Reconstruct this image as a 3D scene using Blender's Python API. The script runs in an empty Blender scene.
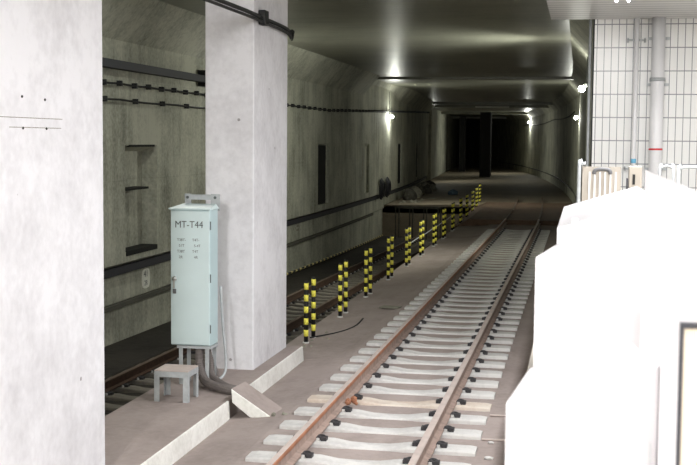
import bpy, bmesh, math, random
from mathutils import Vector, Matrix
random.seed(7)
sc = bpy.context.scene
COL = sc.collection

# ------------------------------------------------------------------ camera
FPX, EYE = 1200.0, 2.57
yaw, pitch, roll = math.radians(10.85), math.radians(4.41), math.radians(0.5)
F0 = Vector((-math.sin(yaw), math.cos(yaw), 0)); R0 = Vector((math.cos(yaw), math.sin(yaw), 0)); U0 = Vector((0, 0, 1))
FW = F0*math.cos(pitch) - U0*math.sin(pitch)
UP = U0*math.cos(pitch) + F0*math.sin(pitch)
RT = R0*math.cos(roll) + UP*math.sin(roll)
UC = UP*math.cos(roll) - R0*math.sin(roll)
cd = bpy.data.cameras.new('camera'); cam = bpy.data.objects.new('camera', cd); COL.objects.link(cam)
M = Matrix((RT, UC, -FW)).transposed().to_4x4(); M.translation = (0, 0, EYE); cam.matrix_world = M
cd.sensor_width = 36; cd.lens = FPX/697*36; cd.clip_start = 0.05; cd.clip_end = 400
cd.dof.use_dof = True; cd.dof.focus_distance = 14; cd.dof.aperture_fstop = 12
sc.camera = cam

# ------------------------------------------------------------------ world, lights, exposure
w = bpy.data.worlds.new('world'); sc.world = w; w.use_nodes = True
w.node_tree.nodes['Background'].inputs[0].default_value = (0.80, 0.85, 0.80, 1)
w.node_tree.nodes['Background'].inputs[1].default_value = 0.10
sc.view_settings.view_transform = 'Standard'; sc.view_settings.look = 'None'
sc.view_settings.gamma = 1; sc.view_settings.use_curve_mapping = False
sc.view_settings.exposure = 1.0

def area(name, loc, sx, sy, power, color=(1, 1, 1), rot=(0, 0, 0)):
    l = bpy.data.lights.new(name, 'AREA'); l.shape = 'RECTANGLE'; l.size = sx; l.size_y = sy
    l.energy = power; l.color = color
    o = bpy.data.objects.new(name, l); o.location = loc; o.rotation_euler = rot; COL.objects.link(o); return o
# rows of fluorescent lamps under the platform ceiling
for y, p in ((-7, 125), (-3.5, 120), (0, 10), (4, 30), (8, 80), (12, 90)):
    area('platform_lamp', (0.55, y, 4.2), 0.3, 1.6, p, (0.97, 0.98, 1.0))
    area('platform_lamp', (3.0, y, 4.2), 0.3, 1.6, 60, (0.97, 0.98, 1.0))
# unseen fill lights added over the two tracks, above the frame
for x, y, p in ((-6.0, 17.5, 40), (-6, 5, 30)):
    area('track_fill', (x, y, 4.85), 0.3, 1.2, p, (0.97, 1.0, 0.92))
for x, y, z, p in ((-2.6, 1.5, 4.4, 500), (-1.4, -4, 4.4, 520)):  # unseen point fill added to brighten the columns
    l = bpy.data.lights.new('track_fill', 'POINT'); l.energy = p; l.shadow_soft_size = .3; l.color = (1, .99, 1)
    o = bpy.data.objects.new('track_fill', l); o.location = (x, y, z); COL.objects.link(o)

# ------------------------------------------------------------------ helpers
def new(): return bmesh.new()
def box(bm, x0, x1, y0, y1, z0, z1):
    v = [bm.verts.new(p) for p in ((x0,y0,z0),(x1,y0,z0),(x1,y1,z0),(x0,y1,z0),(x0,y0,z1),(x1,y0,z1),(x1,y1,z1),(x0,y1,z1))]
    for f in ((3,2,1,0),(4,5,6,7),(0,1,5,4),(1,2,6,5),(2,3,7,6),(3,0,4,7)): bm.faces.new([v[i] for i in f])
    return v
def hexa(bm, bot, top):
    """bottom ring and top ring of the same length -> closed solid"""
    a = [bm.verts.new(p) for p in bot]; b = [bm.verts.new(p) for p in top]; n = len(a)
    bm.faces.new(a[::-1]); bm.faces.new(b)
    for i in range(n): bm.faces.new((a[i], a[(i+1) % n], b[(i+1) % n], b[i]))
def tube(bm, pts, r, n=8, caps=True):
    pts = [Vector(p) for p in pts]; rings = []
    prev = None
    for i, p in enumerate(pts):
        d = (pts[min(i+1, len(pts)-1)] - pts[max(i-1, 0)]).normalized()
        if prev is None:
            a = Vector((0, 0, 1)) if abs(d.z) < .9 else Vector((1, 0, 0))
            s = d.cross(a).normalized()
        else: s = (prev - d*prev.dot(d)).normalized()
        prev = s; t = d.cross(s)
        rr = r[i] if isinstance(r, (list, tuple)) else r
        rings.append([bm.verts.new(p + (s*math.cos(k*2*math.pi/n) + t*math.sin(k*2*math.pi/n))*rr) for k in range(n)])
    for a, b in zip(rings, rings[1:]):
        for k in range(n): bm.faces.new((a[k], a[(k+1) % n], b[(k+1) % n], b[k]))
    if caps: bm.faces.new(rings[0][::-1]); bm.faces.new(rings[-1])
def smooth_path(pts, k=5):
    P = [Vector(p) for p in pts]; out = []
    for i in range(len(P)-1):
        p0, p1, p2, p3 = P[max(i-1, 0)], P[i], P[i+1], P[min(i+2, len(P)-1)]
        for j in range(k):
            t = j/k
            out.append(0.5*((2*p1) + (p2-p0)*t + (2*p0-5*p1+4*p2-p3)*t*t + (3*p1-p0-3*p2+p3)*t**3))
    out.append(P[-1]); return out
def prism_y(bm, prof, y0, y1, dx=0, dz=0):
    hexa(bm, [(x, y0, z) for x, z in prof], [(x+dx, y1, z+dz) for x, z in prof])
def sweep(bm, prof_fn, ys, closed=False, mats=None):
    """profile(y) -> list of (x, z); joins rings along y; mats: material index per profile edge"""
    prev = None
    for y in ys:
        ring = [bm.verts.new((x, y, z)) for x, z in prof_fn(y)]
        if prev:
            n = len(ring)
            for i in range(n if closed else n-1):
                f = bm.faces.new((prev[i], prev[(i+1) % n], ring[(i+1) % n], ring[i]))
                if mats: f.material_index = mats[i]
        else: first = ring
        prev = ring
    if closed:
        bm.faces.new(first[::-1]); bm.faces.new(prev)
def bevel(o, wd=.01, seg=2):
    m = o.modifiers.new('bevel', 'BEVEL'); m.width = wd; m.segments = seg; m.limit_method = 'ANGLE'; return o
def obj(name, bm, mat, parent=None, smooth=False, local=False):
    me = bpy.data.meshes.new(name); bmesh.ops.recalc_face_normals(bm, faces=bm.faces)
    if parent and not local:
        r = parent
        off = Vector((0, 0, 0))
        while r: off += r.location; r = r.parent
        bmesh.ops.translate(bm, verts=bm.verts, vec=-off)
    bm.to_mesh(me); bm.free()
    for m_ in (mat if isinstance(mat, (list, tuple)) else [mat]): me.materials.append(m_)
    if smooth: me.polygons.foreach_set('use_smooth', [True]*len(me.polygons))
    o = bpy.data.objects.new(name, me); COL.objects.link(o); o.parent = parent; return o
def struct(name, bm, mat, **k):
    o = obj(name, bm, mat, **k); o['kind'] = 'structure'; return o
def tag(o, label, cat, group=None, kind=None):
    o['label'] = label; o['category'] = cat
    if group: o['group'] = group
    if kind: o['kind'] = kind
    return o
def thing(name, loc, label, cat, group=None):
    o = bpy.data.objects.new(name, None); COL.objects.link(o); o.location = loc; o.empty_display_size = .1
    return tag(o, label, cat, group)
def dup(root, loc, label=None, rotz=0):
    r = root.copy(); COL.objects.link(r); r.location = loc; r.rotation_euler = (0, 0, rotz)
    if label: r['label'] = label
    for ch in list(root.children):
        c = ch.copy(); COL.objects.link(c); c.parent = r
        for g in list(ch.children):
            d = g.copy(); COL.objects.link(d); d.parent = c
    return r
def text_mesh(name, s, size, mat, loc, rot, parent=None, sx=1.0, extr=.0015, align='LEFT'):
    cu = bpy.data.curves.new(name, 'FONT'); cu.body = s; cu.size = size; cu.extrude = extr; cu.align_x = align
    t = bpy.data.objects.new('tmp_text', cu); COL.objects.link(t)
    dg = bpy.context.evaluated_depsgraph_get(); me = bpy.data.meshes.new_from_object(t.evaluated_get(dg))
    bpy.data.objects.remove(t, do_unlink=True); bpy.data.curves.remove(cu)
    me.name = name; me.materials.clear(); me.materials.append(mat)
    m = Matrix.Translation(loc) @ rot.to_4x4() @ Matrix.Diagonal((sx, 1, 1, 1))
    off = Vector((0, 0, 0)); r = parent
    while r: off += r.location; r = r.parent
    me.transform(Matrix.Translation(-off) @ m)
    o = bpy.data.objects.new(name, me); COL.objects.link(o); o.parent = parent; return o

# ------------------------------------------------------------------ materials
def srgb(r, g, b):
    f = lambda c: ((c/255+.055)/1.055)**2.4 if c > 10 else c/255/12.92
    return (f(r), f(g), f(b), 1)
def plain(name, col, rough=.6, metal=0, var=.0, scale=8, spec=.4, emit=None, estr=0):
    m = bpy.data.materials.new(name); m.use_nodes = True; nt = m.node_tree; b = nt.nodes['Principled BSDF']
    b.inputs['Roughness'].default_value = rough; b.inputs['Metallic'].default_value = metal
    b.inputs['Specular IOR Level'].default_value = spec
    if emit: b.inputs['Emission Color'].default_value = emit; b.inputs['Emission Strength'].default_value = estr
    if var:
        tc = nt.nodes.new('ShaderNodeTexCoord'); n = nt.nodes.new('ShaderNodeTexNoise'); n.inputs['Scale'].default_value = scale
        n.inputs['Detail'].default_value = 6
        r = nt.nodes.new('ShaderNodeValToRGB')
        r.color_ramp.elements[0].position = .3; r.color_ramp.elements[1].position = .7
        r.color_ramp.elements[0].color = tuple(c*(1-var) for c in col[:3]) + (1,)
        r.color_ramp.elements[1].color = tuple(min(1, c*(1+var*.6)) for c in col[:3]) + (1,)
        nt.links.new(tc.outputs['Object'], n.inputs['Vector']); nt.links.new(n.outputs['Fac'], r.inputs['Fac'])
        nt.links.new(r.outputs['Color'], b.inputs['Base Color'])
    else: b.inputs['Base Color'].default_value = col
    return m
def concrete(name, c0, c1, rough=.85, big=.35, streak=(1.2, 1.2, .12), streak_amt=.35, board=0, board_h=.9, bump=.25, spec=.3,
             fine=14, pits=0, bump_stretch=(1, 1, 1), bump_scale=9):
    m = bpy.data.materials.new(name); m.use_nodes = True; nt = m.node_tree; N = nt.nodes; L = nt.links; b = N['Principled BSDF']
    b.inputs['Roughness'].default_value = rough; b.inputs['Specular IOR Level'].default_value = spec
    tc = N.new('ShaderNodeTexCoord')
    def noise(scale, st=(1, 1, 1), det=5, rgh=.6):
        mp = N.new('ShaderNodeMapping'); mp.inputs['Scale'].default_value = st; L.new(tc.outputs['Object'], mp.inputs['Vector'])
        n = N.new('ShaderNodeTexNoise'); n.inputs['Scale'].default_value = scale; n.inputs['Detail'].default_value = det
        n.inputs['Roughness'].default_value = rgh; L.new(mp.outputs['Vector'], n.inputs['Vector']); return n.outputs['Fac']
    def math_(op, a, b_=None):
        n = N.new('ShaderNodeMath'); n.operation = op
        for i, v in enumerate((a, b_)):
            if v is None: continue
            if isinstance(v, (int, float)): n.inputs[i].default_value = v
            else: L.new(v, n.inputs[i])
        return n.outputs[0]
    n1 = noise(big, det=4); n2 = noise(3.5, streak, 5); n3 = noise(fine)
    v = math_('ADD', math_('MULTIPLY', n1, .5), math_('ADD', math_('MULTIPLY', n2, streak_amt), math_('MULTIPLY', n3, .5-streak_amt*.5)))
    rp = N.new('ShaderNodeValToRGB'); rp.color_ramp.elements[0].position = .36; rp.color_ramp.elements[1].position = .66
    rp.color_ramp.elements[0].color = c0; rp.color_ramp.elements[1].color = c1
    L.new(v, rp.inputs['Fac']); col = rp.outputs['Color']
    if board:   # formwork joints
        sp = N.new('ShaderNodeSeparateXYZ'); L.new(tc.outputs['Object'], sp.inputs[0])
        def lines(axis, period, wd):
            t = math_('FRACT', math_('DIVIDE', sp.outputs[axis], period)); return math_('LESS_THAN', t, wd/period)
        ln = math_('MAXIMUM', lines('Y', 1.8, .02), lines('Z', board_h, .015))
        mx = N.new('ShaderNodeMixRGB'); mx.blend_type = 'MULTIPLY'; L.new(math_('MULTIPLY', ln, board), mx.inputs['Fac'])
        L.new(col, mx.inputs[1]); mx.inputs[2].default_value = (.45, .45, .45, 1); col = mx.outputs[0]
    if pits:
        vn = N.new('ShaderNodeTexVoronoi'); vn.inputs['Scale'].default_value = 2.6; L.new(tc.outputs['Object'], vn.inputs['Vector'])
        p = math_('MULTIPLY', math_('LESS_THAN', vn.outputs['Distance'], .045), pits)
        mx = N.new('ShaderNodeMixRGB'); mx.blend_type = 'MULTIPLY'; L.new(p, mx.inputs['Fac']); L.new(col, mx.inputs[1])
        mx.inputs[2].default_value = (.35, .33, .32, 1); col = mx.outputs[0]
    L.new(col, b.inputs['Base Color'])
    bp = N.new('ShaderNodeBump'); bp.inputs['Strength'].default_value = bump; bp.inputs['Distance'].default_value = .03
    L.new(noise(bump_scale, bump_stretch, 4), bp.inputs['Height']); L.new(bp.outputs[0], b.inputs['Normal'])
    return m
M_wall = concrete('tunnel_concrete', srgb(98, 99, 87), srgb(196, 196, 180), board=.22, board_h=1.8, streak_amt=.3, big=.7, rough=.8)
M_ceil = concrete('ceiling_concrete', srgb(98, 99, 88), srgb(150, 150, 136), rough=.36, spec=.4, streak=(.35, 1.2, 1), bump=.3, bump_stretch=(.35, 1.0, 1), bump_scale=1.6)
M_col = concrete('column_concrete', srgb(196, 194, 197), srgb(226, 225, 228), big=1.2, streak=(1, 1, .7), bump=.15, pits=.8, rough=.9, spec=.15)
M_dust = concrete('brown_dust_ground', srgb(138, 127, 122), srgb(164, 152, 147), big=.8, streak=(1, .4, 1), bump=.15, rough=.95, spec=.1)
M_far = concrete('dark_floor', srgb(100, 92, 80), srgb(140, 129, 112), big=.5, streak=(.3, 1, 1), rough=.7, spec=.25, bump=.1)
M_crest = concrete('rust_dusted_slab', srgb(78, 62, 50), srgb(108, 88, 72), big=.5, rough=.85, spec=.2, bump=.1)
M_bed = concrete('dark_track_bed', srgb(40, 37, 35), srgb(66, 62, 57), big=1.0, rough=.9, spec=.2, bump=.4, fine=25)
M_kerb = concrete('painted_kerb', srgb(205, 203, 196), srgb(236, 235, 230), big=2.5, streak=(1, 1, 1), rough=.9, fine=20)
M_sleep = concrete('sleeper_concrete', srgb(168, 166, 164), srgb(208, 206, 203), big=1.5, streak=(1, 1, 1), rough=.9, fine=18, bump=.3)
M_sleepd = concrete('darker_sleeper_concrete', srgb(92, 87, 81), srgb(130, 124, 115), big=1.5, streak=(1, 1, 1), rough=.9, fine=18, bump=.3)  # darker tone than the near track's sleepers
M_sleepr = concrete('rust_stained_sleeper', srgb(176, 150, 132), srgb(212, 202, 190), big=1.5, streak=(1, 1, 1), rough=.9, fine=18, bump=.3)
M_rtop = plain('dusty_rail_head', srgb(190, 176, 169), .75, .0, .12, 6)
M_rust = plain('rail_rust', srgb(156, 136, 126), .85, 0, .25, 12)
M_edge = plain('orange_rust_edge', srgb(168, 116, 88), .7, .1, .25, 5)
M_rdark = plain('dark_rail_rust', srgb(78, 58, 46), .85, 0, .25, 12)
M_clip = plain('black_rail_clip', srgb(60, 58, 60), .6, .1, .2, 30)
M_insul = plain('white_insulator', srgb(205, 203, 200), .6)
M_yel = plain('yellow_reflective', srgb(246, 236, 96), .5, emit=None)
M_yelp = plain('pale_yellow_marks', srgb(226, 212, 150), .7)
M_blk = plain('black_paint', srgb(24, 24, 24), .6)
M_cable = plain('black_cable', srgb(34, 35, 36), .55)
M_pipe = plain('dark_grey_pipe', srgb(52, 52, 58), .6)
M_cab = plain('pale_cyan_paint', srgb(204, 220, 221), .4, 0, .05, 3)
M_cabs = plain('pale_cyan_darker_side', srgb(186, 207, 210), .4, 0, .04, 3)  # darker copy of the door cyan, for the body
M_gal = plain('galvanised_steel', srgb(176, 180, 182), .5, .1, .12, 20)
M_steel = plain('brushed_steel', srgb(190, 190, 188), .3, .9)
M_ink = plain('grey_ink', srgb(88, 94, 94), .7)
M_white = plain('white_enamel', srgb(236, 236, 238), .35, 0, .03, 2)
M_wpanel = plain('white_door_panel', srgb(194, 191, 194), .3)
M_cream = plain('cream_panel', srgb(170, 162, 151), .5, 0, .06, 4)
M_dgrey = plain('dark_grey_rubber', srgb(96, 96, 98), .6)
M_beige = plain('beige_panel', srgb(202, 190, 172), .5)
M_hose = plain('grey_corrugated_hose', srgb(104, 97, 94), .7)
M_dark = plain('dark_marks_and_shade', srgb(30, 30, 28), .9)  # near-black, also colours the painted shadow at the recess foot
M_red = plain('red_band', srgb(214, 60, 66), .5)
M_blue = plain('light_blue_band', srgb(120, 190, 225), .5)
M_ledge2 = plain('lower_ledge_dark', srgb(88, 87, 78), .9)  # tone of the strip added under the lower ledge
M_plaq = plain('white_plaque', srgb(238, 238, 228), .6)
M_debris = plain('grey_debris', srgb(82, 80, 72), .9, 0, .4, 9)
M_debrisl = plain('pale_debris', srgb(140, 137, 124), .9, 0, .3, 9)
M_debrisb = plain('blue_debris', srgb(84, 104, 120), .8, 0, .3, 9)
M_lamp = plain('lamp_glow', (1, 1, 1, 1), emit=(1, 1, .92, 1), estr=70)
M_lampw = plain('white_lamp_glow', (1, 1, 1, 1), emit=(1, 1, 1, 1), estr=6)
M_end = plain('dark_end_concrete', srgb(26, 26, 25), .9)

def tile_material():
    m = bpy.data.materials.new('white_wall_tiles'); m.use_nodes = True; nt = m.node_tree; N = nt.nodes; L = nt.links; b = N['Principled BSDF']
    b.inputs['Roughness'].default_value = .25
    tc = N.new('ShaderNodeTexCoord'); sp = N.new('ShaderNodeSeparateXYZ'); L.new(tc.outputs['Object'], sp.inputs[0])
    def line(ax, off, period, wd):
        a = N.new('ShaderNodeMath'); a.operation = 'ADD'; L.new(sp.outputs[ax], a.inputs[0]); a.inputs[1].default_value = off
        d = N.new('ShaderNodeMath'); d.operation = 'DIVIDE'; L.new(a.outputs[0], d.inputs[0]); d.inputs[1].default_value = period
        f = N.new('ShaderNodeMath'); f.operation = 'FRACT'; L.new(d.outputs[0], f.inputs[0])
        l = N.new('ShaderNodeMath'); l.operation = 'LESS_THAN'; L.new(f.outputs[0], l.inputs[0]); l.inputs[1].default_value = wd/period
        return l.outputs[0]
    mx = N.new('ShaderNodeMath'); mx.operation = 'MAXIMUM'
    L.new(line('X', .0, .1005, .011), mx.inputs[0]); L.new(line('Z', .03, .327, .014), mx.inputs[1])
    mc = N.new('ShaderNodeMixRGB'); L.new(mx.outputs[0], mc.inputs['Fac'])
    mc.inputs[1].default_value = srgb(234, 234, 232); mc.inputs[2].default_value = srgb(132, 134, 138)
    L.new(mc.outputs[0], b.inputs['Base Color']); return m
M_tile = tile_material()
def slat_material():
    m = bpy.data.materials.new('white_ceiling_slats'); m.use_nodes = True; nt = m.node_tree; N = nt.nodes; L = nt.links; b = N['Principled BSDF']
    b.inputs['Roughness'].default_value = .4; b.inputs['Specular IOR Level'].default_value = .5
    tc = N.new('ShaderNodeTexCoord'); sp = N.new('ShaderNodeSeparateXYZ'); L.new(tc.outputs['Object'], sp.inputs[0])
    d = N.new('ShaderNodeMath'); d.operation = 'DIVIDE'; L.new(sp.outputs['Y'], d.inputs[0]); d.inputs[1].default_value = .26
    f = N.new('ShaderNodeMath'); f.operation = 'FRACT'; L.new(d.outputs[0], f.inputs[0])
    l = N.new('ShaderNodeMath'); l.operation = 'LESS_THAN'; L.new(f.outputs[0], l.inputs[0]); l.inputs[1].default_value = .3
    mc = N.new('ShaderNodeMixRGB'); L.new(l.outputs[0], mc.inputs['Fac'])
    mc.inputs[1].default_value = srgb(214, 214, 212); mc.inputs[2].default_value = srgb(176, 176, 176)
    L.new(mc.outputs[0], b.inputs['Base Color']); return m
M_slat = slat_material()

# ------------------------------------------------------------------ tunnel shell
CEIL = 5.0
def off(y): return 0 if y < 36 else -(y-36)**2/1000.0          # the tunnel bends to the left
def XL(y): return -8.0 + off(y)
def XR(y): return 0.15 + off(y)
def zrail(y): return -.65 - .0155*min(y, 52)                   # head of the sunken left track
TR_END = 52.0

# left wall with recesses
niches = [(20.4, 22.05, .30), (36.6, 38.2, .55), (45.3, 46.5, .10), (56.0, 57.6, .55), (66.5, 67.8, .4)]
NZ0, NZ1 = .52, 2.44
ys = sorted(set([2 + 3*i for i in range(27)] + [80] + [n[0] for n in niches] + [n[1] for n in niches] + [45.0, 45.01]))
ys = [y for y in ys if y <= 80]
bm = new()
def haunch(y): return .62 if y < 45.005 else (.12 if y < 54 else .5)
def wall_profile(y):
    x = XL(y); h = haunch(y)
    return [(x+h, CEIL+.05), (x+h, CEIL), (x, CEIL-.1-h), (x, NZ1), (x, NZ0), (x, .33), (x-.13, .27), (x-.13, -.38), (x-.2, -.44), (x-.2, -1.9)]
for ya, yb in zip(ys, ys[1:]):
    A, B = wall_profile(ya+1e-4), wall_profile(yb-1e-4)
    nn = next((n for n in niches if n[0] <= ya + 1e-6 and yb <= n[1] + 1e-6), None)
    for i in range(len(A)-1):
        if nn and i == 3: continue
        bm.faces.new([bm.verts.new(p) for p in ((A[i][0], ya, A[i][1]), (A[i+1][0], ya, A[i+1][1]), (B[i+1][0], yb, B[i+1][1]), (B[i][0], yb, B[i][1]))])
    if nn:
        d = nn[2]; xa, xb = XL(ya), XL(yb); z0, z1, zt = NZ0, NZ1, NZ1-.12
        q = lambda *ps: bm.faces.new([bm.verts.new(p) for p in ps])
        q((xa-d, ya, z0), (xb-d, yb, z0), (xb-d, yb, zt), (xa-d, ya, zt))
        q((xa, ya, z0), (xb, yb, z0), (xb-d, yb, z0-.0), (xa-d, ya, z0-.0))
        q((xa, ya, z1), (xa-d, ya, zt), (xb-d, yb, zt), (xb, yb, z1))
        q((xa, ya, z0), (xa-d, ya, z0), (xa-d, ya, zt), (xa, ya, z1))
        q((xb, yb, z0), (xb, yb, z1), (xb-d, yb, zt), (xb-d, yb, z0))
bmesh.ops.remove_doubles(bm, verts=bm.verts, dist=.0005)
struct('wall_left', bm, M_wall)
# the left wall beyond the portal is set back
bm = new()
def WL2(y): return -10.2 - (y-80)*.06
for ya, yb in zip(range(80, 152, 4), range(84, 156, 4)):
    bm.faces.new([bm.verts.new(p) for p in ((WL2(ya), ya, -.4), (WL2(yb), yb, -.4), (WL2(yb), yb, 5.1), (WL2(ya), ya, 5.1))])
bmesh.ops.remove_doubles(bm, verts=bm.verts, dist=.0005)
box(bm, XL(80)-.6, XL(80)+.2, 79.8, 80.0, -1.9, 5.1)
struct('wall_far_left', bm, M_wall)
# right wall
bm = new()
ysr = [17.7] + [20+3*i for i in range(45)]
sweep(bm, lambda y: [(XR(y)-.42, CEIL+.05), (XR(y)-.42, CEIL), (XR(y), CEIL-.45), (XR(y), .42), (XR(y)-.10, .38), (XR(y)-.10, -.5)], ysr)
struct('wall_right', bm, M_wall)
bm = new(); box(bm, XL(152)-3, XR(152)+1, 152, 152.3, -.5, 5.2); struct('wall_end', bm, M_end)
# ceiling with cross beams
bm = new()
yc = [-10] + [2+4*i for i in range(39)]
sweep(bm, lambda y: [(XL(y)-2.4, CEIL), (XR(y)+.1, CEIL), (XR(y)+.1, CEIL+.3), (XL(y)-2.4, CEIL+.3)], yc, closed=True)
for yb_, w_, d_ in ((46, .6, .09), (75.5, .7, .15), (80, .5, .22), (100, .8, .2), (120, .8, .2)):
    box(bm, XL(yb_)-2.2, XR(yb_)+.1, yb_, yb_+w_, CEIL-d_, CEIL+.02)
struct('ceiling', bm, M_ceil)
# near track bed and slab
bm = new()
prof = [(-3.45, -.28), (-3.0, -.225), (-2.85, -.205), (-.85, -.205), (-.6, -.2), (-.2, -.2), (-.2, -.5), (-3.45, -.5)]
prism_y(bm, prof, 3, 15.0)
struct('floor', bm, M_dust)
bm = new()
prof2 = [(-3.98, -.3), (-3.0, -.24), (-2.85, -.205), (-.85, -.205), (.2, -.205), (.2, -1.9), (-3.98, -1.9)]
prism_y(bm, prof2, 15.0, 40.3)
struct('floor_middle', bm, M_dust)
bm = new()
sweep(bm, lambda y: [(-4.0+off(y)*.9 - max(0, (y-38))*.02, -.3), (-3.6+off(y), -.05), (.25+off(y), -.05), (.25+off(y), -1.9), (-4.0+off(y)*.9 - max(0, (y-38))*.02, -1.9)], [40.3, 42, 44, 47, 50, TR_END], closed=True)
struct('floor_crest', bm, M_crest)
bm = new()
sweep(bm, lambda y: [(XL(y)-2.3, -.3), (XR(y)+.2, -.08), (XR(y)+.2, -.6), (XL(y)-2.3, -.6)], [TR_END+4*i for i in range(26)], closed=True)
box(bm, XL(52)-.3, -4.1, TR_END, TR_END+.4, -1.9, -.3)
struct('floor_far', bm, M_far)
# sunken left track bed
bm = new()
sweep(bm, lambda y: [(-8.6, zrail(y)-.17), (-7.05, zrail(y)-.17), (-7.0, zrail(y)-.24), (-3.9, zrail(y)-.24), (-3.9, -2.2), (-8.6, -2.2)], [3, 20, 35, TR_END], closed=True)
struct('floor_sunken', bm, M_bed)
# kerbed strip that carries the columns
bm = new(); box(bm, -4.44, -3.47, 3, 15.0, -2.2, -.1)
kt = bevel(struct('floor_strip', bm, M_dust), .015)
def kerb(y0, y1, label):
    bm = new(); n = int((y1-y0)/.35)+1
    for i in range(n):
        a = y0+(y1-y0)*i/n; b = y0+(y1-y0)*(i+1)/n
        hexa(bm, [(-3.47, a, -.29), (-3.44, a, -.29), (-3.44, b, -.29), (-3.47, b, -.29)], [(-3.47, a, -.092), (-3.452, a, -.096), (-3.452, b, -.096), (-3.47, b, -.092)])
    bmesh.ops.remove_doubles(bm, verts=bm.verts, dist=.0003)
    return tag(obj('kerb_face', bm, M_kerb), label, 'kerb', 'white kerb faces of the strip')
kerb(4, 11.62, 'long white painted kerb face in front of the broken gap')
kerb(12.1, 14.95, 'short white painted kerb face beside the foot of the tall column')

# ------------------------------------------------------------------ platform hall on the right
bm = new(); box(bm, -.3, 5, -10, 17.5, -.4, 1.1); struct('floor_platform', bm, M_cream)
bm = new(); box(bm, .17, 5.2, 17.5, 17.8, -.4, 5.3); struct('wall_platform_end', bm, M_tile)
bm = new(); box(bm, 5, 5.2, -10, 17.6, -.4, 5.3); struct('wall_platform_side', bm, M_white)
bm = new(); hexa(bm, [(-.5, -10, 4.3), (5, -10, 4.3), (5, 17.5, 4.3), (-.44, 17.5, 4.3)], [(-.5, -10, 5.0), (5, -10, 5.0), (5, 17.5, 5.0), (-.44, 17.5, 5.0)])
struct('ceiling_platform', bm, M_slat)
bm = new(); box(bm, -8.6, 5.2, -10.2, -10, -2.2, 5.3); struct('wall_back', bm, M_wall)
bm = new(); box(bm, -8.3, -8.0, -10, 2.0, -2.2, 5.3); struct('wall_near_left', bm, M_wall)
bm = new(); box(bm, -8.0, -.3, -10, 3.0, -2.2, -.3); struct('floor_near', bm, M_dust)

# ------------------------------------------------------------------ columns
def column(y0, y1, label):
    bm = new(); box(bm, -4.24, -3.66, y0, y1, -.12, CEIL-.01)
    o = tag(obj('concrete_column', bm, M_col), label, 'column', 'white concrete columns between the tracks')
    bevel(o, .012, 2); return o
c1 = column(6.9, 8.88, 'large white concrete column filling the left edge of the view')
c2 = column(13.3, 14.9, 'tall white concrete column standing behind the pale cyan cabinet')
# pock marks and bolt holes on the near column
for i, (y, z) in enumerate(((7.49, 2.84), (7.84, 2.83), (7.5, 2.63), (7.86, 2.63))):
    bm = new(); bmesh.ops.create_icosphere(bm, subdivisions=1, radius=.014); bmesh.ops.scale(bm, vec=(.3, 1.3, .8), verts=bm.verts)
    bmesh.ops.translate(bm, vec=(-3.66, y, z), verts=bm.verts); obj('bolt_hole', bm, M_dark, c1)
for y0_, y1_, z_ in ((6.95, 8.12, 2.70), (7.3, 8.1, 2.635)):
    bm = new(); box(bm, -3.662, -3.6585, y0_, y1_, z_-.0025, z_+.0025); obj('formwork_line', bm, M_debrisl, c1)
# cables on the column face
t = thing('cable_bundle', (-3.62, 7.0, 3.95), 'two black cables clamped along the upper side of the columns', 'cable')
pts = [(-3.62, y, 3.98 + .10*math.sin((y-7.0)/6.3*math.pi)*-1) for y in [7.0+.5*i for i in range(13)]] + [(-3.62, 13.6, 3.96), (-3.62, 14.2, 3.93), (-3.62, 14.85, 3.86), (-3.64, 15.0, 3.8)]
pts = [(-3.62, 5.0+ i*.8, 3.97) for i in range(11)] + [(-3.62, 13.6, 3.96), (-3.62, 14.2, 3.955), (-3.62, 14.7, 3.94), (-3.64, 14.95, 3.90)]
bm = new(); tube(bm, smooth_path(pts, 3), .024); obj('cable', bm, M_cable, t, True)
bm = new(); tube(bm, smooth_path([(p[0]+.01, p[1], p[2]-.05) for p in pts], 3), .018); obj('cable', bm, M_cable, t, True)
for y in (13.55,):
    bm = new(); box(bm, -3.66, -3.57, y-.08, y+.08, 3.88, 4.05)
    bevel(obj('cable_clamp', bm, M_blk, t), .015)
for k in range(5):
    a = random.uniform(-.6, .6); bm = new()
    tube(bm, smooth_path([(-3.62, 14.75, 3.92), (-3.60, 14.86+.03*k, 3.94+.05*a), (-3.62, 14.98, 3.87+.08*a), (-3.62, 14.95, 3.82+.03*k)], 4), .008, 6)
    obj('cable_tie', bm, M_blk, t, True)

# ------------------------------------------------------------------ rails
def rail_profile(xc, zt=0):
    h = .153
    p = [(-.0635, -h), (.0635, -h), (.0635, -h+.012), (.012, -h+.03), (.008, -.05), (.03, -.038), (.0325, -.01), (.026, 0), (-.026, 0), (-.0325, -.01), (-.03, -.038), (-.008, -.05), (-.012, -h+.03), (-.0635, -h+.012)]
    return [(xc+x, zt+z) for x, z in p]
M_rfar = plain('dull_rust_rail_head', srgb(104, 88, 76), .8, 0, .1, 6)
def rail(name, xc, zf, y0, y1, mats, idx, label, offf=lambda y: 0):
    bm = new(); n = max(2, int((y1-y0)/2))
    sweep(bm, lambda y: rail_profile(xc+offf(y), zf(y)), [y0+(y1-y0)*i/n for i in range(n+1)], closed=True, mats=idx)
    return tag(obj(name, bm, mats), label, 'rail')
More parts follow.
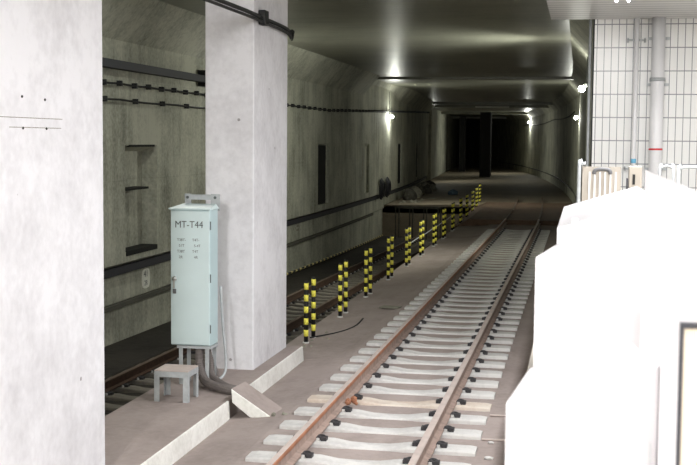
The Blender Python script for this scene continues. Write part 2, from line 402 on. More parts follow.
# material per profile edge: 0 rust, 1 top, 2 orange running edge
iL = [0, 0, 0, 0, 0, 2, 2, 1, 1, 1, 0, 0, 0, 0]
iR = [0, 0, 0, 0, 0, 0, 1, 1, 1, 1, 0, 0, 0, 0]
rl = rail('rail', -2.36, lambda y: 0, 4, 40.3, [M_rust, M_rtop, M_edge], iL, 'left rail of the near track with an orange rust edge', off)
rr = rail('rail', -1.26, lambda y: 0, 4, 40.3, [M_rust, M_rtop, M_edge], iR, 'right rail of the near track, dusty grey head', off)
rail('rail', -2.36, lambda y: 0, 40.3, 56, [M_rdark, M_rfar, M_rdark], iR, 'dull dark continuation of the left rail, sunk in the far slab', off)
rail('rail', -1.26, lambda y: 0, 40.3, 56, [M_rdark, M_rfar, M_rdark], iR, 'dull dark continuation of the right rail, sunk in the far slab', off)
rail('rail', -5.5, zrail, 4, 51, [M_rdark, M_rfar, M_rdark], iR, 'dark rail of the sunken left track nearer to the striped posts')
rail('rail', -6.6, zrail, 4, 51, [M_rdark, M_rfar, M_rdark], iR, 'dark rusty rail of the sunken left track nearer to the tunnel wall')

# ------------------------------------------------------------------ sleepers with clips
def clip_bm(s):
    """spring clip: forged shoulder, looped bar; s = +1 right of the rail, -1 left"""
    bm = new(); x = s*.105
    box(bm, min(x, x+s*.05), max(x, x+s*.05), -.05, .05, 0, .045)
    pts = [(s*.066, -.03, .035), (s*.085, -.048, .05), (s*.12, -.045, .045), (s*.142, 0, .03), (s*.12, .045, .045), (s*.085, .048, .05), (s*.066, .03, .035)]
    tube(bm, smooth_path(pts, 3), .012, 6)
    box(bm, min(s*.066, s*.115), max(s*.066, s*.115), -.035, .035, .01, .045)
    bmesh.ops.scale(bm, verts=bm.verts, vec=(1, .85, .72))
    return bm
def sleeper(mat, label, group):
    t = thing('railway_sleeper', (0, 0, 0), label, 'sleeper', group)
    # local origin: middle between the rails, on top of the sleeper ends
    bm = new(); xs = [-.965, -.9, -.35, -.18, 0, .18, .35, .9, .965]
    top = [(-.006, .112), (0, .12), (0, .122), (-.022, .108), (-.026, .105), (-.022, .108), (0, .122), (0, .12), (-.006, .112)]
    rings = []
    for x, (z, hw) in zip(xs, top):
        rings.append([bm.verts.new(p) for p in ((x, -hw-.03, -.16), (x, hw+.03, -.16), (x, hw, z-.012), (x, hw-.012, z), (x, -hw+.012, z), (x, -hw, z-.012))])
    for a, b in zip(rings, rings[1:]):
        for k in range(6): bm.faces.new((a[k], a[(k+1) % 6], b[(k+1) % 6], b[k]))
    bm.faces.new(rings[0][::-1]); bm.faces.new(rings[-1])
    obj('sleeper_body', bm, mat, t, local=True)
    for rx in (-.55, .55):
        for s in (-1, 1):
            bm = clip_bm(s); bmesh.ops.translate(bm, verts=bm.verts, vec=(rx, 0, 0))
            o = obj('rail_clip', bm, M_clip, t, local=True)
            bm = new(); box(bm, *sorted((s*.068, s*.095)), -.06, -.042, .0, .03); bmesh.ops.translate(bm, verts=bm.verts, vec=(rx, 0, 0))
            obj('insulator', bm, M_insul, o, local=True)
    return t
XM = -1.81
s0 = sleeper(M_sleep, 'pale concrete sleeper under the near track, rails and black clips on it', 'sleepers of the near track')
k = 0
y = 9.95 - .6*8
while y < 37.6:
    loc = (XM, y, -.165)
    if k == 0: s0.location = loc
    elif abs(y - (9.95+.6*4)) < .05:
        s = dup(s0, loc, 'rust-stained concrete sleeper with crumbled orange lump beside the left rail')
        for ch in s.children:
            if ch.name.startswith('sleeper_body'):
                ch.data = ch.data.copy(); ch.data.materials[0] = M_sleepr
    else: dup(s0, loc)
    k += 1; y += .6
l0 = sleeper(M_sleepd, 'dark sleeper under the sunken left track beside the tunnel wall', 'sleepers of the sunken left track')
k = 0; y = 12.2
while y < 50:
    loc = (-6.05, y, zrail(y)-.178)
    if k == 0: l0.location = loc
    else: dup(l0, loc)
    k += 1; y += .62
# crumbled orange lump at the stained sleeper
bm = new()
for i in range(7):
    v = bmesh.ops.create_icosphere(bm, subdivisions=1, radius=random.uniform(.02, .04))['verts']
    bmesh.ops.translate(bm, verts=v, vec=(-2.25+random.uniform(-.05, .06), 12.05+random.uniform(-.1, .12), -.15+random.uniform(0, .05)))
tag(obj('rust_lump', bm, M_edge), 'orange rust lump on the stained sleeper beside left rail', 'rust lump')

# ------------------------------------------------------------------ striped posts
def post(label, group):
    t = thing('striped_post', (0, 0, 0), label, 'post', group)
    H = .88; bm = new()
    tube(bm, [(0, 0, 0), (0, 0, H)], .03, 12); obj('pole', bm, M_blk, t, True, local=True)
    for i in range(5):
        z = .10 + i*.165; bm = new(); tube(bm, [(0, 0, z), (0, 0, z+.09)], .033, 12); obj('yellow_band', bm, M_yel, t, True, local=True)
    bm = new(); tube(bm, [(0, 0, -.02), (0, 0, .02)], [.05, .045], 10); obj('base', bm, M_insul, t, local=True)
    return t
ords = ['first', 'second', 'third', 'fourth', 'fifth', 'sixth', 'seventh', 'eighth', 'ninth', 'tenth', 'eleventh', 'twelfth', 'thirteenth', 'fourteenth']
px = [(-3.72, 16.3), (-3.74, 18.85), (-3.77, 21.4), (-3.80, 24.2), (-3.81, 26.9), (-3.82, 29.4), (-3.84, 32.3), (-3.87, 34.9), (-3.93, 38.0), (-4.0, 41.3), (-4.08, 44.5), (-4.16, 47.8), (-4.27, 51.0), (-4.4, 54.3)]
p0 = None
for i, (x, y) in enumerate(px):
    for j in (0, 1):
        where = 'the white column' if i < 1 else 'the column'
        lab = ('yellow and black striped post, %s one of the %s pair counted from %s' % ('nearer' if j == 0 else 'farther', ords[i], where))
        loc = (x-.005*j, y + .5*j, -.285 if y < 52 else -.24)
        if p0 is None: p0 = post(lab, 'striped posts along the near track'); p0.location = loc
        else: dup(p0, loc, lab)
for i, wlab in ((4, 'fifth and sixth'), (5, 'sixth and seventh'), (6, 'seventh and eighth'), (7, 'eighth and ninth')):
    bm = new(); a, b = px[i], px[i+1]
    for z in (.18,):
        tube(bm, [(a[0]-.04, a[1]+.5, z), ((a[0]+b[0])/2-.04, (a[1]+b[1])/2, z-.01), (b[0]-.04, b[1], z)], .012, 6)
    tag(obj('barrier_rod', bm, M_gal), 'thin grey rod between the %s pair of striped posts' % wlab, 'rod', 'rods between striped posts')

# ------------------------------------------------------------------ cabinet
t = thing('equipment_cabinet', (-4.09, 12.43, -.1), 'tall narrow pale cyan cabinet on steel legs marked MT-T44', 'cabinet')
X0, X1, Y0, Y1, Z0, Z1 = -4.312, -3.872, 12.30, 12.60, .335, 1.815
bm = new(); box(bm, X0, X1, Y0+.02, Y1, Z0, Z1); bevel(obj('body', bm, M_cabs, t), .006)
bm = new(); box(bm, X0+.004, X1-.004, Y0, Y0+.022, Z0+.012, Z1-.02); door = bevel(obj('door', bm, M_cab, t), .004)
bm = new(); hexa(bm, [(X0-.015, Y0-.02, Z1-.005), (X1+.015, Y0-.02, Z1-.005), (X1+.015, Y1+.01, Z1-.005), (X0-.015, Y1+.01, Z1-.005)],
     [(X0-.012, Y0-.017, Z1+.01), (X1+.012, Y0-.017, Z1+.01), (X1-.02, Y1, Z1+.045), (X0+.05, Y1, Z1+.045)]); obj('roof', bm, M_cab, t)
for z in (.52, 1.07, 1.64):
    bm = new(); tube(bm, [(X1+.004, Y0+.02, z-.045), (X1+.004, Y0+.02, z+.045)], .006, 8); obj('hinge', bm, M_ink, t)
# handle
bm = new(); v = bmesh.ops.create_cone(bm, cap_ends=True, segments=16, radius1=.028, radius2=.024, depth=.02)['verts']
bmesh.ops.rotate(bm, verts=v, cent=(0, 0, 0), matrix=Matrix.Rotation(math.pi/2, 3, 'X')); bmesh.ops.translate(bm, verts=v, vec=(X0+.045, Y0-.01, 1.06))
h = obj('door_handle', bm, M_steel, door, True)
bm = new(); box(bm, X0+.037, X0+.055, Y0-.03, Y0-.014, .96, 1.05); bevel(obj('grip', bm, M_steel, h), .003)
bm = new(); box(bm, X0+.03, X0+.065, Y0-.015, Y0, .90, .95); bevel(obj('lock', bm, M_dgrey, door), .003)
rx = Matrix.Rotation(math.pi/2, 3, 'X')
text_mesh('lettering', 'MT-T44', .105, M_ink, Vector((X0+.05, Y0-.0005, 1.615)), rx, door, sx=.92)
for c_, col_ in enumerate((('T38T-', 'S1T', 'T38T', '2R'), ('T4T-', 'S-4T', 'T4T', '4R'))):
    for r_, s in enumerate(col_):
        text_mesh('small_lettering', s, .04, M_ink, Vector((X0+.075+.17*c_ + (.02 if r_ % 2 else 0), Y0-.0005, 1.47-.062*r_)), rx, door)
bm = new()
for x in (X0+.07, X1-.06):
    for y in (Y0+.04, Y1-.06):
        pass
for x, y in ((X0+.10, Y0+.05), (X1-.04, Y0+.04), (X0+.12, Y1-.04), (X1-.03, Y1-.03)):
    b2 = new(); box(b2, x-.022, x+.022, y-.003, y+.003, -.1, Z0); box(b2, x-.022, x-.016, y, y+.04, -.1, Z0); obj('leg', b2, M_gal, t)
bm.free()
bm = new(); box(bm, X0+.06, X1+.01, Y0+.03, Y1-.02, Z0-.035, Z0-.005); obj('base_frame', bm, M_gal, t)
# angle bracket behind the top of the cabinet
bm = new(); ax0, ax1 = -4.27, -3.87; by = 12.66
box(bm, ax0, ax1, by, by+.006, 1.90, 1.955); box(bm, ax0, ax1, by, by+.04, 1.95, 1.957)
box(bm, ax0, ax0+.075, by-.004, by+.004, 1.78, 1.965); box(bm, ax1-.10, ax1, by-.004, by+.004, 1.78, 1.965)
br = obj('wall_bracket', bm, M_gal, t)
for x in (ax0+.035, ax1-.05):
    bm = new(); v = bmesh.ops.create_cone(bm, cap_ends=True, segments=10, radius1=.016, radius2=.016, depth=.012)['verts']
    bmesh.ops.rotate(bm, verts=v, cent=(0, 0, 0), matrix=Matrix.Rotation(math.pi/2, 3, 'X')); bmesh.ops.translate(bm, verts=v, vec=(x, by-.008, 1.925)); obj('bolt', bm, M_ink, br)

# stool
t = thing('step_stool', (-4.0, 11.65, -.1), 'small grey steel step stool in front of the cyan cabinet', 'stool')
sx0, sx1, sy0, sy1, zt = -4.195, -3.835, 11.46, 11.80, .225
bm = new(); box(bm, sx0, sx1, sy0, sy1, zt-.012, zt); o = bevel(obj('top', bm, M_rtop, t), .004)
bm = new(); e = .008
box(bm, sx0+e, sx1-e, sy0+.001, sy0+.007, zt-.07, zt-.013); box(bm, sx0+e, sx1-e, sy1-.007, sy1-.001, zt-.07, zt-.013)
box(bm, sx0+.001, sx0+.007, sy0+e, sy1-e, zt-.07, zt-.013); box(bm, sx1-.007, sx1-.001, sy0+e, sy1-e, zt-.07, zt-.013); obj('apron', bm, M_gal, t)
for x, y, dx, dy in ((sx0, sy0, 1, 1), (sx1, sy0, -1, 1), (sx0, sy1, 1, -1), (sx1, sy1, -1, -1)):
    bm = new(); box(bm, *sorted((x, x+dx*.055)), *sorted((y, y+dy*.006)), -.1, zt-.0125); box(bm, *sorted((x, x+dx*.006)), *sorted((y+dy*.0062, y+dy*.055)), -.1, zt-.012)
    obj('leg', bm, M_gal, t)

# conduit and hoses
bm = new(); tube(bm, smooth_path([(-3.845, 12.62, .95), (-3.83, 12.66, .5), (-3.80, 12.66, .2), (-3.79, 12.62, .02), (-3.83, 12.55, -.06), (-3.93, 12.5, -.08)], 5), .016, 8)
tag(obj('grey_conduit', bm, M_gal, smooth=True), 'thin pale conduit curving down beside the cabinet to the ground', 'conduit')
def hose(pts, r, label):
    P = smooth_path(pts, 14); rr_ = [r*(1+.10*(i % 2)) for i in range(len(P))]
    bm = new(); tube(bm, P, rr_, 12); return tag(obj('corrugated_hose', bm, M_hose, smooth=False), label, 'hose', 'corrugated hoses under the cabinet')
hose([(-4.02, 12.4, .33), (-4.0, 12.36, .12), (-3.93, 12.28, -.02), (-3.78, 12.1, -.04), (-3.6, 11.98, -.05), (-3.50, 11.95, -.06)], .045, 'thick grey corrugated hose, outer one running from cabinet to the slanted slab')
hose([(-3.98, 12.52, .33), (-3.93, 12.5, .15), (-3.88, 12.42, .0), (-3.74, 12.24, -.04), (-3.6, 12.08, -.05), (-3.48, 12.03, -.06)], .035, 'thinner dark corrugated hose behind the thick one beside the cabinet leg')
hose([(-4.05, 12.55, .32), (-3.96, 12.55, .22), (-3.9, 12.6, .05), (-3.86, 12.58, -.07)], .018, 'slim dark hose hanging behind the cabinet leg')

# slanted slab
bm = new()
ya, yb = 11.6, 11.98
pr = [(-3.425, .035), (-3.415, -.105), (-3.225, -.25), (-3.01, -.25), (-3.005, -.234)]
hexa(bm, [(x, ya, z) for x, z in pr], [(x+.04, yb, z) for x, z in pr])
o = tag(obj('slanted_slab', bm, M_kerb), 'white edged concrete slab slanting from the strip down to the track', 'slab'); bevel(o, .008)
bm = new(); hexa(bm, [(-3.42, ya+.012, .034), (-3.01, ya+.012, -.233), (-2.97, yb-.01, -.233), (-3.38, yb-.01, .034)], [(-3.42, ya+.012, .041), (-3.01, ya+.012, -.227), (-2.97, yb-.01, -.227), (-3.38, yb-.01, .041)])
obj('dusty_top', bm, M_dust, o)
# small stones at the slab foot and at the first posts
for i in range(14):
    r = random.uniform(.012, .03); bm = new(); bmesh.ops.create_icosphere(bm, subdivisions=1, radius=r)
    for v in bm.verts: v.co *= random.uniform(.75, 1.15)
    if i < 5: p = (-2.93+random.uniform(-.05, .25), 11.6+random.uniform(-.05, .08), -.215+r*.4); lab = 'small pale stone lying at the foot of the slanted slab'; g = 'stones at the slab foot'
    else: p = (-3.65+random.uniform(-.2, .25), 16.6+random.uniform(-.9, 1.0), -.285+r*.5); lab = 'small grey stone lying around the first pair of striped posts'; g = 'stones around the first posts'
    bmesh.ops.translate(bm, verts=bm.verts, vec=p); tag(obj('stone', bm, M_debrisl), lab, 'stone', g)
for (x, y, r, lab) in ((-.72, 10.35, .03, 'white pebble lying right of the track, nearest the photo bottom'), (-.74, 10.9, .022, 'white pebble lying right of the track, the farther of two')):
    bm = new(); bmesh.ops.create_icosphere(bm, subdivisions=1, radius=r); bmesh.ops.scale(bm, verts=bm.verts, vec=(1.6, 1, .6)); bmesh.ops.translate(bm, verts=bm.verts, vec=(x, y, -.19)); tag(obj('pebble', bm, M_insul), lab, 'pebble')
# thin pale rods crossing right of the track
for y, lab in ((12.0, 'farther pale thin pipe lying across the dust right of the track'), (11.0, 'nearer pale thin pipe lying across the dust right of the track')):
    bm = new(); tube(bm, [(-.83, y, -.19), (-.25, y+.02, -.19)], .012, 6); tag(obj('thin_pipe', bm, M_rtop), lab, 'pipe')
# cable on the dust by the third pair of posts
bm = new(); tube(bm, smooth_path([(-3.75, 16.7, -.27), (-3.45, 17.2, -.265), (-3.3, 17.8, -.255), (-3.32, 18.6, -.255)], 6), .012, 6); tag(obj('ground_cable', bm, M_cable), 'thin dark cable lying on the dust near the striped posts', 'cable')

bm = new()
hexa(bm, [(-3.25, 19.7, -.235), (-2.9, 19.55, -.215), (-2.86, 19.75, -.212), (-3.2, 19.95, -.232)], [(-3.25, 19.7, -.222), (-2.9, 19.55, -.2), (-2.86, 19.75, -.197), (-3.2, 19.95, -.217)])
tag(obj('flat_scrap', bm, M_debrisl), 'flat pale scrap lying on the dust between posts and the left rail', 'scrap')
# ------------------------------------------------------------------ left wall services
def along(y0, y1, dx, zf, st=1.0):
    n = max(2, int((y1-y0)/st)); return [(XL(y0+(y1-y0)*i/n)+dx, y0+(y1-y0)*i/n, zf(y0+(y1-y0)*i/n)) for i in range(n+1)]
bm = new(); prism_y(bm, [(-7.98, 3.76), (-7.8, 3.76), (-7.8, 3.90), (-7.98, 3.90)], 14, 25.0)
t = tag(obj('cable_duct', bm, M_pipe), 'dark grey duct running high along the left tunnel wall', 'duct')
bm = new(); box(bm, -8.0, -7.75, 24.6, 25.4, 3.68, 4.02); obj('junction_box', bm, M_cable, t)
def chain(zf, y0, y1, step, label, r=.02):
    t = tag(obj('wall_cable', (lambda b: (tube(b, along(y0, y1, .07, zf, .5), r, 6), b)[1])(new()), M_cable), label, 'cable')
    y = y0
    while y < y1:
        bm = new(); z = zf(y); x = XL(y)
        box(bm, x, x+.10, y-.02, y+.02, z-.04, z+.055); obj('cable_hanger', bm, M_cable, t); y += step
    return t
chain(lambda y: 3.52-.015*abs(math.sin(y*2.2)) + max(0, y-38)*.022, 15, 79, .72, 'upper black cable with many hangers on the left tunnel wall')
chain(lambda y: 3.24-.02*abs(math.sin(y*1.1)), 15, 27.5, 1.45, 'lower black cable with few hangers on the left tunnel wall')
# yellow dashed cable at the wall base
bm = new(); P = along(24, 50, .06, lambda y: zrail(y)-.02, .5); tube(bm, P, .025, 6)
t = tag(obj('marked_cable', bm, M_cable), 'black cable with yellow dashes along the foot of the left wall', 'cable')
bm = new(); y = 24
while y < 50:
    x = XL(y)+.06; tube(bm, [(x, y, zrail(y)-.02), (x, y+.16, zrail(y)-.02)], .034, 6); y += .55
o = obj('yellow_dashes', bm, M_yelp, t); o['kind'] = 'stuff'
for z_, h_, y1_, lab in ((.2, .07, 79, 'dark strip added under the upper ledge of the left wall'), (-.43, .04, 50, 'thin dark strip added under the lower ledge of the left wall')):
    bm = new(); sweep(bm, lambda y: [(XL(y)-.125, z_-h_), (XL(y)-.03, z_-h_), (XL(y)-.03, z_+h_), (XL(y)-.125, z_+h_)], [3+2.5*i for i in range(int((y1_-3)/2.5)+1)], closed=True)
    tag(obj('ledge_dark_line', bm, M_pipe if z_ > 0 else M_ledge2), lab, 'cable')  # added strips that deepen the dark line under each ledge
# number plaque
bm = new(); ring = []
for q in range(28):
    a = 2*math.pi*q/28; cy, cz = math.cos(a), math.sin(a)
    ring.append((math.copysign(abs(cy)**.55, cy)*.2, math.copysign(abs(cz)**.55, cz)*.19))
hexa(bm, [(-8.129, 21.75+u, -.11+v+u*.0) for u, v in ring], [(-8.112, 21.75+u, -.11+v) for u, v in ring])
pl = tag(obj('number_plaque', bm, M_plaq), 'small white rounded plaque with grey characters low on left wall', 'plaque')
rz = Matrix.Rotation(math.pi/2, 3, 'Z') @ Matrix.Rotation(math.pi/2, 3, 'X')
text_mesh('characters', '41', .19, M_ink, Vector((-8.1115, 21.62, -.08)), rz, pl, sx=1.2)
text_mesh('characters', '2R', .14, M_ink, Vector((-8.1115, 21.65, -.24)), rz, pl, sx=1.1)
for yy, lab in ((31.9, 'faint pale stencil mark on the left wall, nearer of two'), (34.3, 'faint pale stencil mark on the left wall, farther of two')):
    bm = new()
    for k_ in range(3): box(bm, -8.131, -8.126, yy, yy+.28, -.12+.12*k_, -.06+.12*k_)
    tag(obj('stencil_mark', bm, M_debrisl), lab, 'mark', 'stencil marks on the left wall')
for (ya, yb, d_), lab in zip((niches[1], niches[3], niches[4]), ('added dark board filling the second recess of the left wall', 'added dark board filling the recess just beyond the left lamp', 'added dark board filling the farthest recess of the left wall')):
    bm = new(); x = XL(yb)-.05; hexa(bm, [(XL(ya)-.1, ya+.02, NZ0+.01), (XL(ya)-.05, ya+.02, NZ0+.01), (x, yb-.02, NZ0+.01), (x-.05, yb-.02, NZ0+.01)], [(XL(ya)-.1, ya+.02, NZ1-.05), (XL(ya)-.05, ya+.02, NZ1-.05), (x, yb-.02, NZ1-.05), (x-.05, yb-.02, NZ1-.05)]); tag(obj('recess_darkener', bm, M_end), lab, 'board')  # dark boards added near the front so the whole recess reads dark
# shelf plates in the near recess
bm = new(); box(bm, -8.28, -8.0, 20.42, 21.6, 1.62, 1.66); tag(obj('recess_shelf', bm, M_dark), 'thin dark shelf across the near recess in the left wall', 'shelf')
bm = new(); box(bm, -8.05, -7.985, 20.6, 21.9, 2.41, 2.45); tag(obj('recess_lintel', bm, M_dark), 'dark plate along the top of the near wall recess', 'plate')

bm = new(); box(bm, -8.29, -7.985, 20.42, 22.03, .44, .53); tag(obj('recess_foot_shadow', bm, M_dark), 'dark plate painted as shadow along the foot of the near wall recess', 'shadow')  # shadow at the recess foot, put in as a dark plate
# ------------------------------------------------------------------ tunnel lamps
def tunnel_lamp(x, y, z, side, label, power, glow=.3, aim=60):
    """side: direction from the wall into the tunnel (+1 / -1)"""
    t = thing('tunnel_lamp', (x, y, z), label, 'lamp', 'lamps on the tunnel walls')
    bm = new(); box(bm, *sorted((x, x+side*.10)), y-.06, y+.06, z+.05, z+.12); bevel(obj('lamp_housing', bm, M_gal, t), .01)
    bm = new(); bmesh.ops.create_uvsphere(bm, u_segments=12, v_segments=8, radius=.075); bmesh.ops.translate(bm, verts=bm.verts, vec=(x+side*.14, y, z)); obj('lamp_bulb', bm, M_lamp, t, True)
    bm = new(); tube(bm, [(x+side*.02, y, z+.12), (x+side*.02, y, CEIL-.3)], .012, 6); obj('conduit', bm, M_cable, t)
    l = bpy.data.lights.new('lamp_light', 'SPOT'); l.energy = power; l.spot_size = math.radians(125); l.spot_blend = .8; l.shadow_soft_size = .06; l.color = (.98, 1, .9)
    lo = bpy.data.objects.new('lamp_light', l); COL.objects.link(lo); lo.parent = t; lo.location = (side*.2, -.02, -.08); lo.rotation_euler = (0, -side*math.radians(aim), 0)
    l2 = bpy.data.lights.new('lamp_glow_light', 'POINT'); l2.energy = power*glow; l2.shadow_soft_size = .1; l2.color = (.98, 1, .9)
    lo = bpy.data.objects.new('lamp_glow_light', l2); COL.objects.link(lo); lo.parent = t; lo.location = (side*.26, -.03, -.05)
    return t
tunnel_lamp(XL(52.3), 52.3, 3.6, 1, 'glowing lamp on the left tunnel wall above the debris pile', 95, .5)
tunnel_lamp(XL(28), 28, 3.75, 1, 'unseen fill lamp added on the left tunnel wall behind the tall white column', 75)  # unseen lamp, added to brighten the tunnel
tunnel_lamp(XR(29), 29, 3.82, -1, 'brightest glowing lamp on right wall next to the tiled wall', 430, .05, 86)
tunnel_lamp(XR(50), 50, 3.55, -1, 'glowing lamp on the right wall just below the brightest lamp', 150, .2, 75)
tunnel_lamp(XR(101), 101, 4.15, -1, 'distant glowing lamp on the curved right wall', 150, .6)
tunnel_lamp(WL2(82.5), 82.5, 3.7, 1, 'far glowing lamp on the set back left wall beyond the portal', 150)
# dark ceiling fixture far away
bm = new(); box(bm, -6.8, -4.6, 79.3, 79.6, 4.75, 4.85); tag(obj('ceiling_fixture', bm, M_plaq), 'long pale fixture on the ceiling at the far portal', 'fixture')
# small pale fixture on the ceiling above the left track
bm = new(); box(bm, -4.95, -4.35, 19.4, 19.7, 4.93, 5.0); tag(obj('ceiling_plate', bm, M_white), 'pale plate under the ceiling right of the tall column top', 'plate')
# piers between the far tunnels
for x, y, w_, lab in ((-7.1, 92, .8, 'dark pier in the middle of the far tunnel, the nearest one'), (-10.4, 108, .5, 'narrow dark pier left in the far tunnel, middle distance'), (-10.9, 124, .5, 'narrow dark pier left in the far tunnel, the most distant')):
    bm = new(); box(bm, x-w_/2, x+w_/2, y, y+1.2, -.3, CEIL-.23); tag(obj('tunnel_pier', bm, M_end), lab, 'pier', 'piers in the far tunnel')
# ledge cable on right wall
bm = new(); tube(bm, [(XR(y)-.12, y, .42) for y in range(40, 130, 4)], .035, 6); tag(obj('ledge_dark_line', bm, M_cable), 'black cable lying on the ledge of the curved right wall', 'cable')
bm = new(); tube(bm, [(XR(y)-.03, y, 4.0-.15*abs(math.sin(y*.12))) for y in range(56, 110, 3)], .03, 6); tag(obj('high_cable', bm, M_cable), 'black cable hanging high on the curved right wall', 'cable')
# conduits at the corner between tunnel wall and tiled wall
for dx, r, z0, lab, m_ in ((.03, .022, 1.0, 'white conduit climbing the left edge of the tiled wall', M_gal), (.09, .018, 1.0, 'dark conduit climbing the left edge of the tiled wall', M_cable)):
    bm = new(); tube(bm, [(.08+dx, 17.55, z0), (.08+dx, 17.55, 4.6)], r, 8); tag(obj('edge_conduit', bm, m_, smooth=True), lab, 'conduit')

# ------------------------------------------------------------------ debris by the left wall
def lump(name, p, s, mat, label, cat, group=None, sub=2):
    bm = new(); bmesh.ops.create_icosphere(bm, subdivisions=sub, radius=1)
    for v in bm.verts:
        v.co *= random.uniform(.8, 1.12); v.co = Vector((v.co.x*s[0], v.co.y*s[1], max(v.co.z, -.6)*s[2]))
    bmesh.ops.translate(bm, verts=bm.verts, vec=(p[0], p[1], p[2]+.6*s[2]))
    return tag(obj(name, bm, mat), label, cat, group)
sp = [(-8.3, 56.5), (-8.2, 59), (-8.6, 61.5), (-8.0, 64), (-8.9, 66), (-8.7, 70), (-9.2, 73), (-8.2, 68)]
for i, (x, y) in enumerate(sp):
    s = random.uniform(.24, .36); x = max(x, XL(y)+s+.2)
    lump('rubble_sack', (x, y, -.3), (s, s*1.3, s*1.1), [M_debris, M_debrisl, M_debris][i % 3], 'grey rubble sack, number %s in the row along the left wall beyond the lamp' % ords[i], 'sack', 'rubble sacks along the left wall')
for i in range(12):
    x, y = -7.9+random.uniform(0, 1.0), 53+random.uniform(0, 4)
    lump('rubble_stone', (x, y, -.3), (.1, .14, .09), M_debrisl, 'pale stone of the rubble heap at the left wall', 'stone', 'rubble heap stones', 1)
lump('bundle', (-6.4, 62, -.28), (.28, .35, .22), M_debrisb, 'bluish bundle lying on the floor right of the sacks', 'bundle')
lump('bundle', (-7.0, 58, -.28), (.3, .7, .06), M_debrisl, 'flat pale bundle lying on the floor near the sacks', 'bundle')
for k_, (y, lab) in enumerate(((49.3, 'nearer coil of black cable hung on left wall'), (51.2, 'farther coil of black cable hung on left wall'))):
    bm = new()
    for q in range(3):
        r = .42-.07*q; x = XL(y)+.1+.05*q
        tube(bm, [(x, y+r*math.cos(a*math.pi/8), .55+r*math.sin(a*math.pi/8)) for a in range(17)], .035, 6)
    tag(obj('cable_coil', bm, M_pipe, smooth=True), lab, 'cable coil', 'cable coils on the left wall')
t = thing('steel_frame', (-6.7, 50.7, -1.75), 'low steel frame at the end of the sunken track', 'frame')
for x in (-7.6, -7.0, -6.4, -5.8):
    for y in (50.2, 51.2): bm = new(); box(bm, x-.02, x+.02, y-.02, y+.02, -1.75, -.3); obj('leg', bm, M_debris, t)
for y in (50.2, 51.2): bm = new(); box(bm, -7.65, -5.75, y-.02, y+.02, -.3, -.25); obj('beam', bm, M_debris, t)

# ------------------------------------------------------------------ platform end: pipes on the tiled wall
bm = new(); tube(bm, [(.745, 17.36, 1.1), (.745, 17.36, 4.3)], .032, 12); t = tag(obj('wall_pipe', bm, M_white, smooth=True), 'thin white pipe in front of the white tiled wall', 'pipe')
bm = new(); tube(bm, [(.745, 17.36, 2.28), (.745, 17.36, 2.34)], .036, 12); obj('blue_band', bm, M_blue, t, True)
for z in (4.0, 2.2):
    bm = new(); box(bm, .62, .87, 17.40, 17.44, z-.012, z+.012); box(bm, .62, .64, 17.4, 17.5, z-.03, z+.03); box(bm, .85, .87, 17.4, 17.5, z-.03, z+.03); obj('pipe_bracket', bm, M_gal, t)
bm = new(); tube(bm, [(1.04, 17.33, 1.1), (1.04, 17.33, 4.3)], .092, 20); t = tag(obj('wall_pipe', bm, M_white, smooth=True), 'thick white pipe with a red band in front of tiled wall', 'pipe')
bm = new(); tube(bm, [(1.04, 17.33, 2.465), (1.04, 17.33, 2.49)], .095, 20); obj('red_band', bm, M_red, t, True)
bm = new(); tube(bm, [(1.04, 17.33, 3.42), (1.04, 17.33, 3.47)], .108, 20); obj('pipe_collar', bm, M_gal, t, True)
for z in (4.02, 3.38, 2.2):
    bm = new(); box(bm, .90, 1.2, 17.42, 17.47, z-.018, z+.018); obj('pipe_bracket', bm, M_gal, t)
# fluorescent fixture
t = thing('ceiling_lamp', (.45, 14.0, 4.3), 'white fluorescent ceiling lamp above the tiled wall', 'lamp')
bm = new(); box(bm, .30, .60, 13.2, 14.6, 4.24, 4.30); obj('lamp_housing', bm, M_white, t)
bm = new(); tube(bm, [(.38, 13.25, 4.22), (.38, 14.55, 4.22)], .018, 10); obj('tube', bm, M_lampw, t, True)
bm = new(); tube(bm, [(.52, 13.25, 4.22), (.52, 14.55, 4.22)], .018, 10); obj('tube', bm, M_lampw, t, True)

# gate and rails at the platform end
t = thing('platform_gate', (.2, 12, 1.1), 'cream ribbed metal gate with dark grip at platform end', 'gate')
bm = new(); box(bm, .03, .40, 12.0, 12.04, 1.1, 2.33)
obj('gate_panel', bm, M_cream, t)
for x in (.10, .15, .20, .25, .30, .35):
    bm = new(); box(bm, x-.008, x+.008, 11.98, 12.0, 1.15, 2.28); obj('rib', bm, M_white, t)
bm = new(); tube(bm, smooth_path([(.0, 12, 1.1), (.0, 12, 2.30), (.02, 12, 2.35), (.06, 12, 2.36)], 4), .02, 10); obj('gate_post', bm, M_gal, t, True)
bm = new(); tube(bm, smooth_path([(.14, 11.96, 2.26), (.15, 11.96, 2.29), (.18, 11.96, 2.305), (.26, 11.96, 2.305), (.29, 11.96, 2.29), (.30, 11.96, 2.26)], 4), .02, 10); obj('grip', bm, M_dgrey, t, True)
t = thing('control_panel', (.53, 12, 1.1), 'narrow beige control box with a black display beside the gate', 'box')
bm = new(); box(bm, .475, .60, 12.0, 12.12, 1.1, 2.34); bevel(obj('housing', bm, M_cream, t), .01)
bm = new(); box(bm, .51, .535, 11.994, 12.0, 2.16, 2.26); obj('display', bm, M_blk, t)
bm = new(); box(bm, .455, .468, 11.99, 12.1, 1.95, 2.22); obj('side_strip', bm, M_pipe, t)
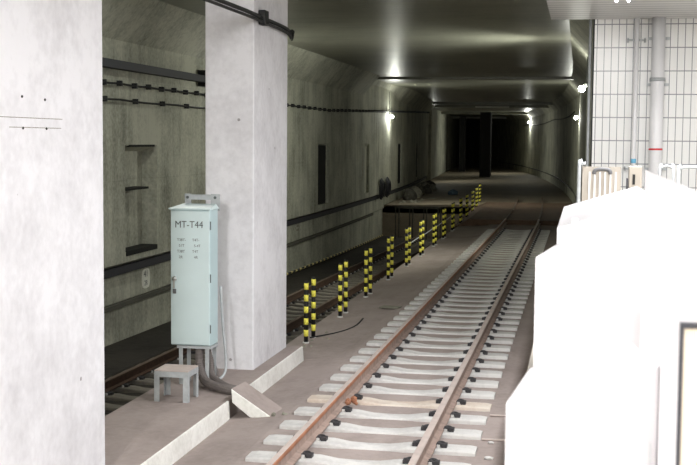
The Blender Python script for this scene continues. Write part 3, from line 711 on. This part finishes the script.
def hoop(x0, x1, y, z1, r, label):
    bm = new(); P = smooth_path([(x0, y, 1.1), (x0, y, z1-.08), (x0+.025, y, z1-.02), (x0+.07, y, z1)], 4) + smooth_path([(x1-.07, y, z1), (x1-.025, y, z1-.02), (x1, y, z1-.08), (x1, y, 1.1)], 4)
    tube(bm, P, r, 8); tag(obj('hoop_rail', bm, M_gal, smooth=True), label, 'rail', 'tubular hoop rails on the platform')
hoop(.83, .97, 13, 2.33, .014, 'narrow grey hoop rail in front of the thick white pipe')
hoop(1.02, 1.9, 13, 2.32, .018, 'wide grey hoop rail at the right edge of the view')

# platform edge doors close to the camera
def edge_box(y0, y1, xl, xr, zl, zr, name, label, dz, zb=1.1):
    bm = new(); pr = [(xl, zb), (xr, zb), (xr, zr), (xl, zl)]
    hexa(bm, [(x, y0, z) for x, z in pr], [(x, y1, z if z == zb else z+dz) for x, z in pr])
    o = tag(obj(name, bm, M_wpanel), label, 'platform door', 'white platform edge door boxes'); bevel(o, .006, 2); return o
b1 = edge_box(1.75, 2.6, -.098, .12, 2.19, 2.255, 'platform_door_box', 'nearest white platform door box with sloping top', -.11)
b2 = edge_box(3.0, 5.2, -.102, .115, 2.285, 2.37, 'platform_door_box', 'middle white platform door box behind the nearest one', -.16)
b3 = edge_box(5.75, 8.2, -.098, .38, 2.165, 2.31, 'platform_door_box', 'farthest white platform door box in front of the gate', -.03)
bm = new(); box(bm, -.03, .0, 5.76, 5.86, 2.17, 2.205); obj('top_knob', bm, M_wpanel, b3)
bm = new(); box(bm, .108, .110, 1.747, 1.75, 1.2, 2.14); obj('seam', bm, M_gal, b1)
bm = new(); box(bm, .09, .104, 1.744, 1.752, 1.98, 2.0); obj('latch', bm, M_dgrey, b1)
t = thing('platform_side_panel', (.2, 2, 1.1), 'tall white side panel with a window at the right edge', 'panel')
bm = new(); prism_y(bm, [(.12, 1.1), (.4, 1.1), (.4, 2.40), (.12, 2.52)], 1.45, 2.3)
obj('panel', bm, M_wpanel, t)
bm = new(); box(bm, .12, .1245, 1.438, 1.45, 1.1, 2.36); box(bm, .1245, .4, 1.438, 1.45, 2.354, 2.36); obj('window_frame', bm, M_pipe, t)
bm = new(); box(bm, .1245, .4, 1.443, 1.45, 1.1, 2.354); obj('window_pane', bm, M_beige, t)
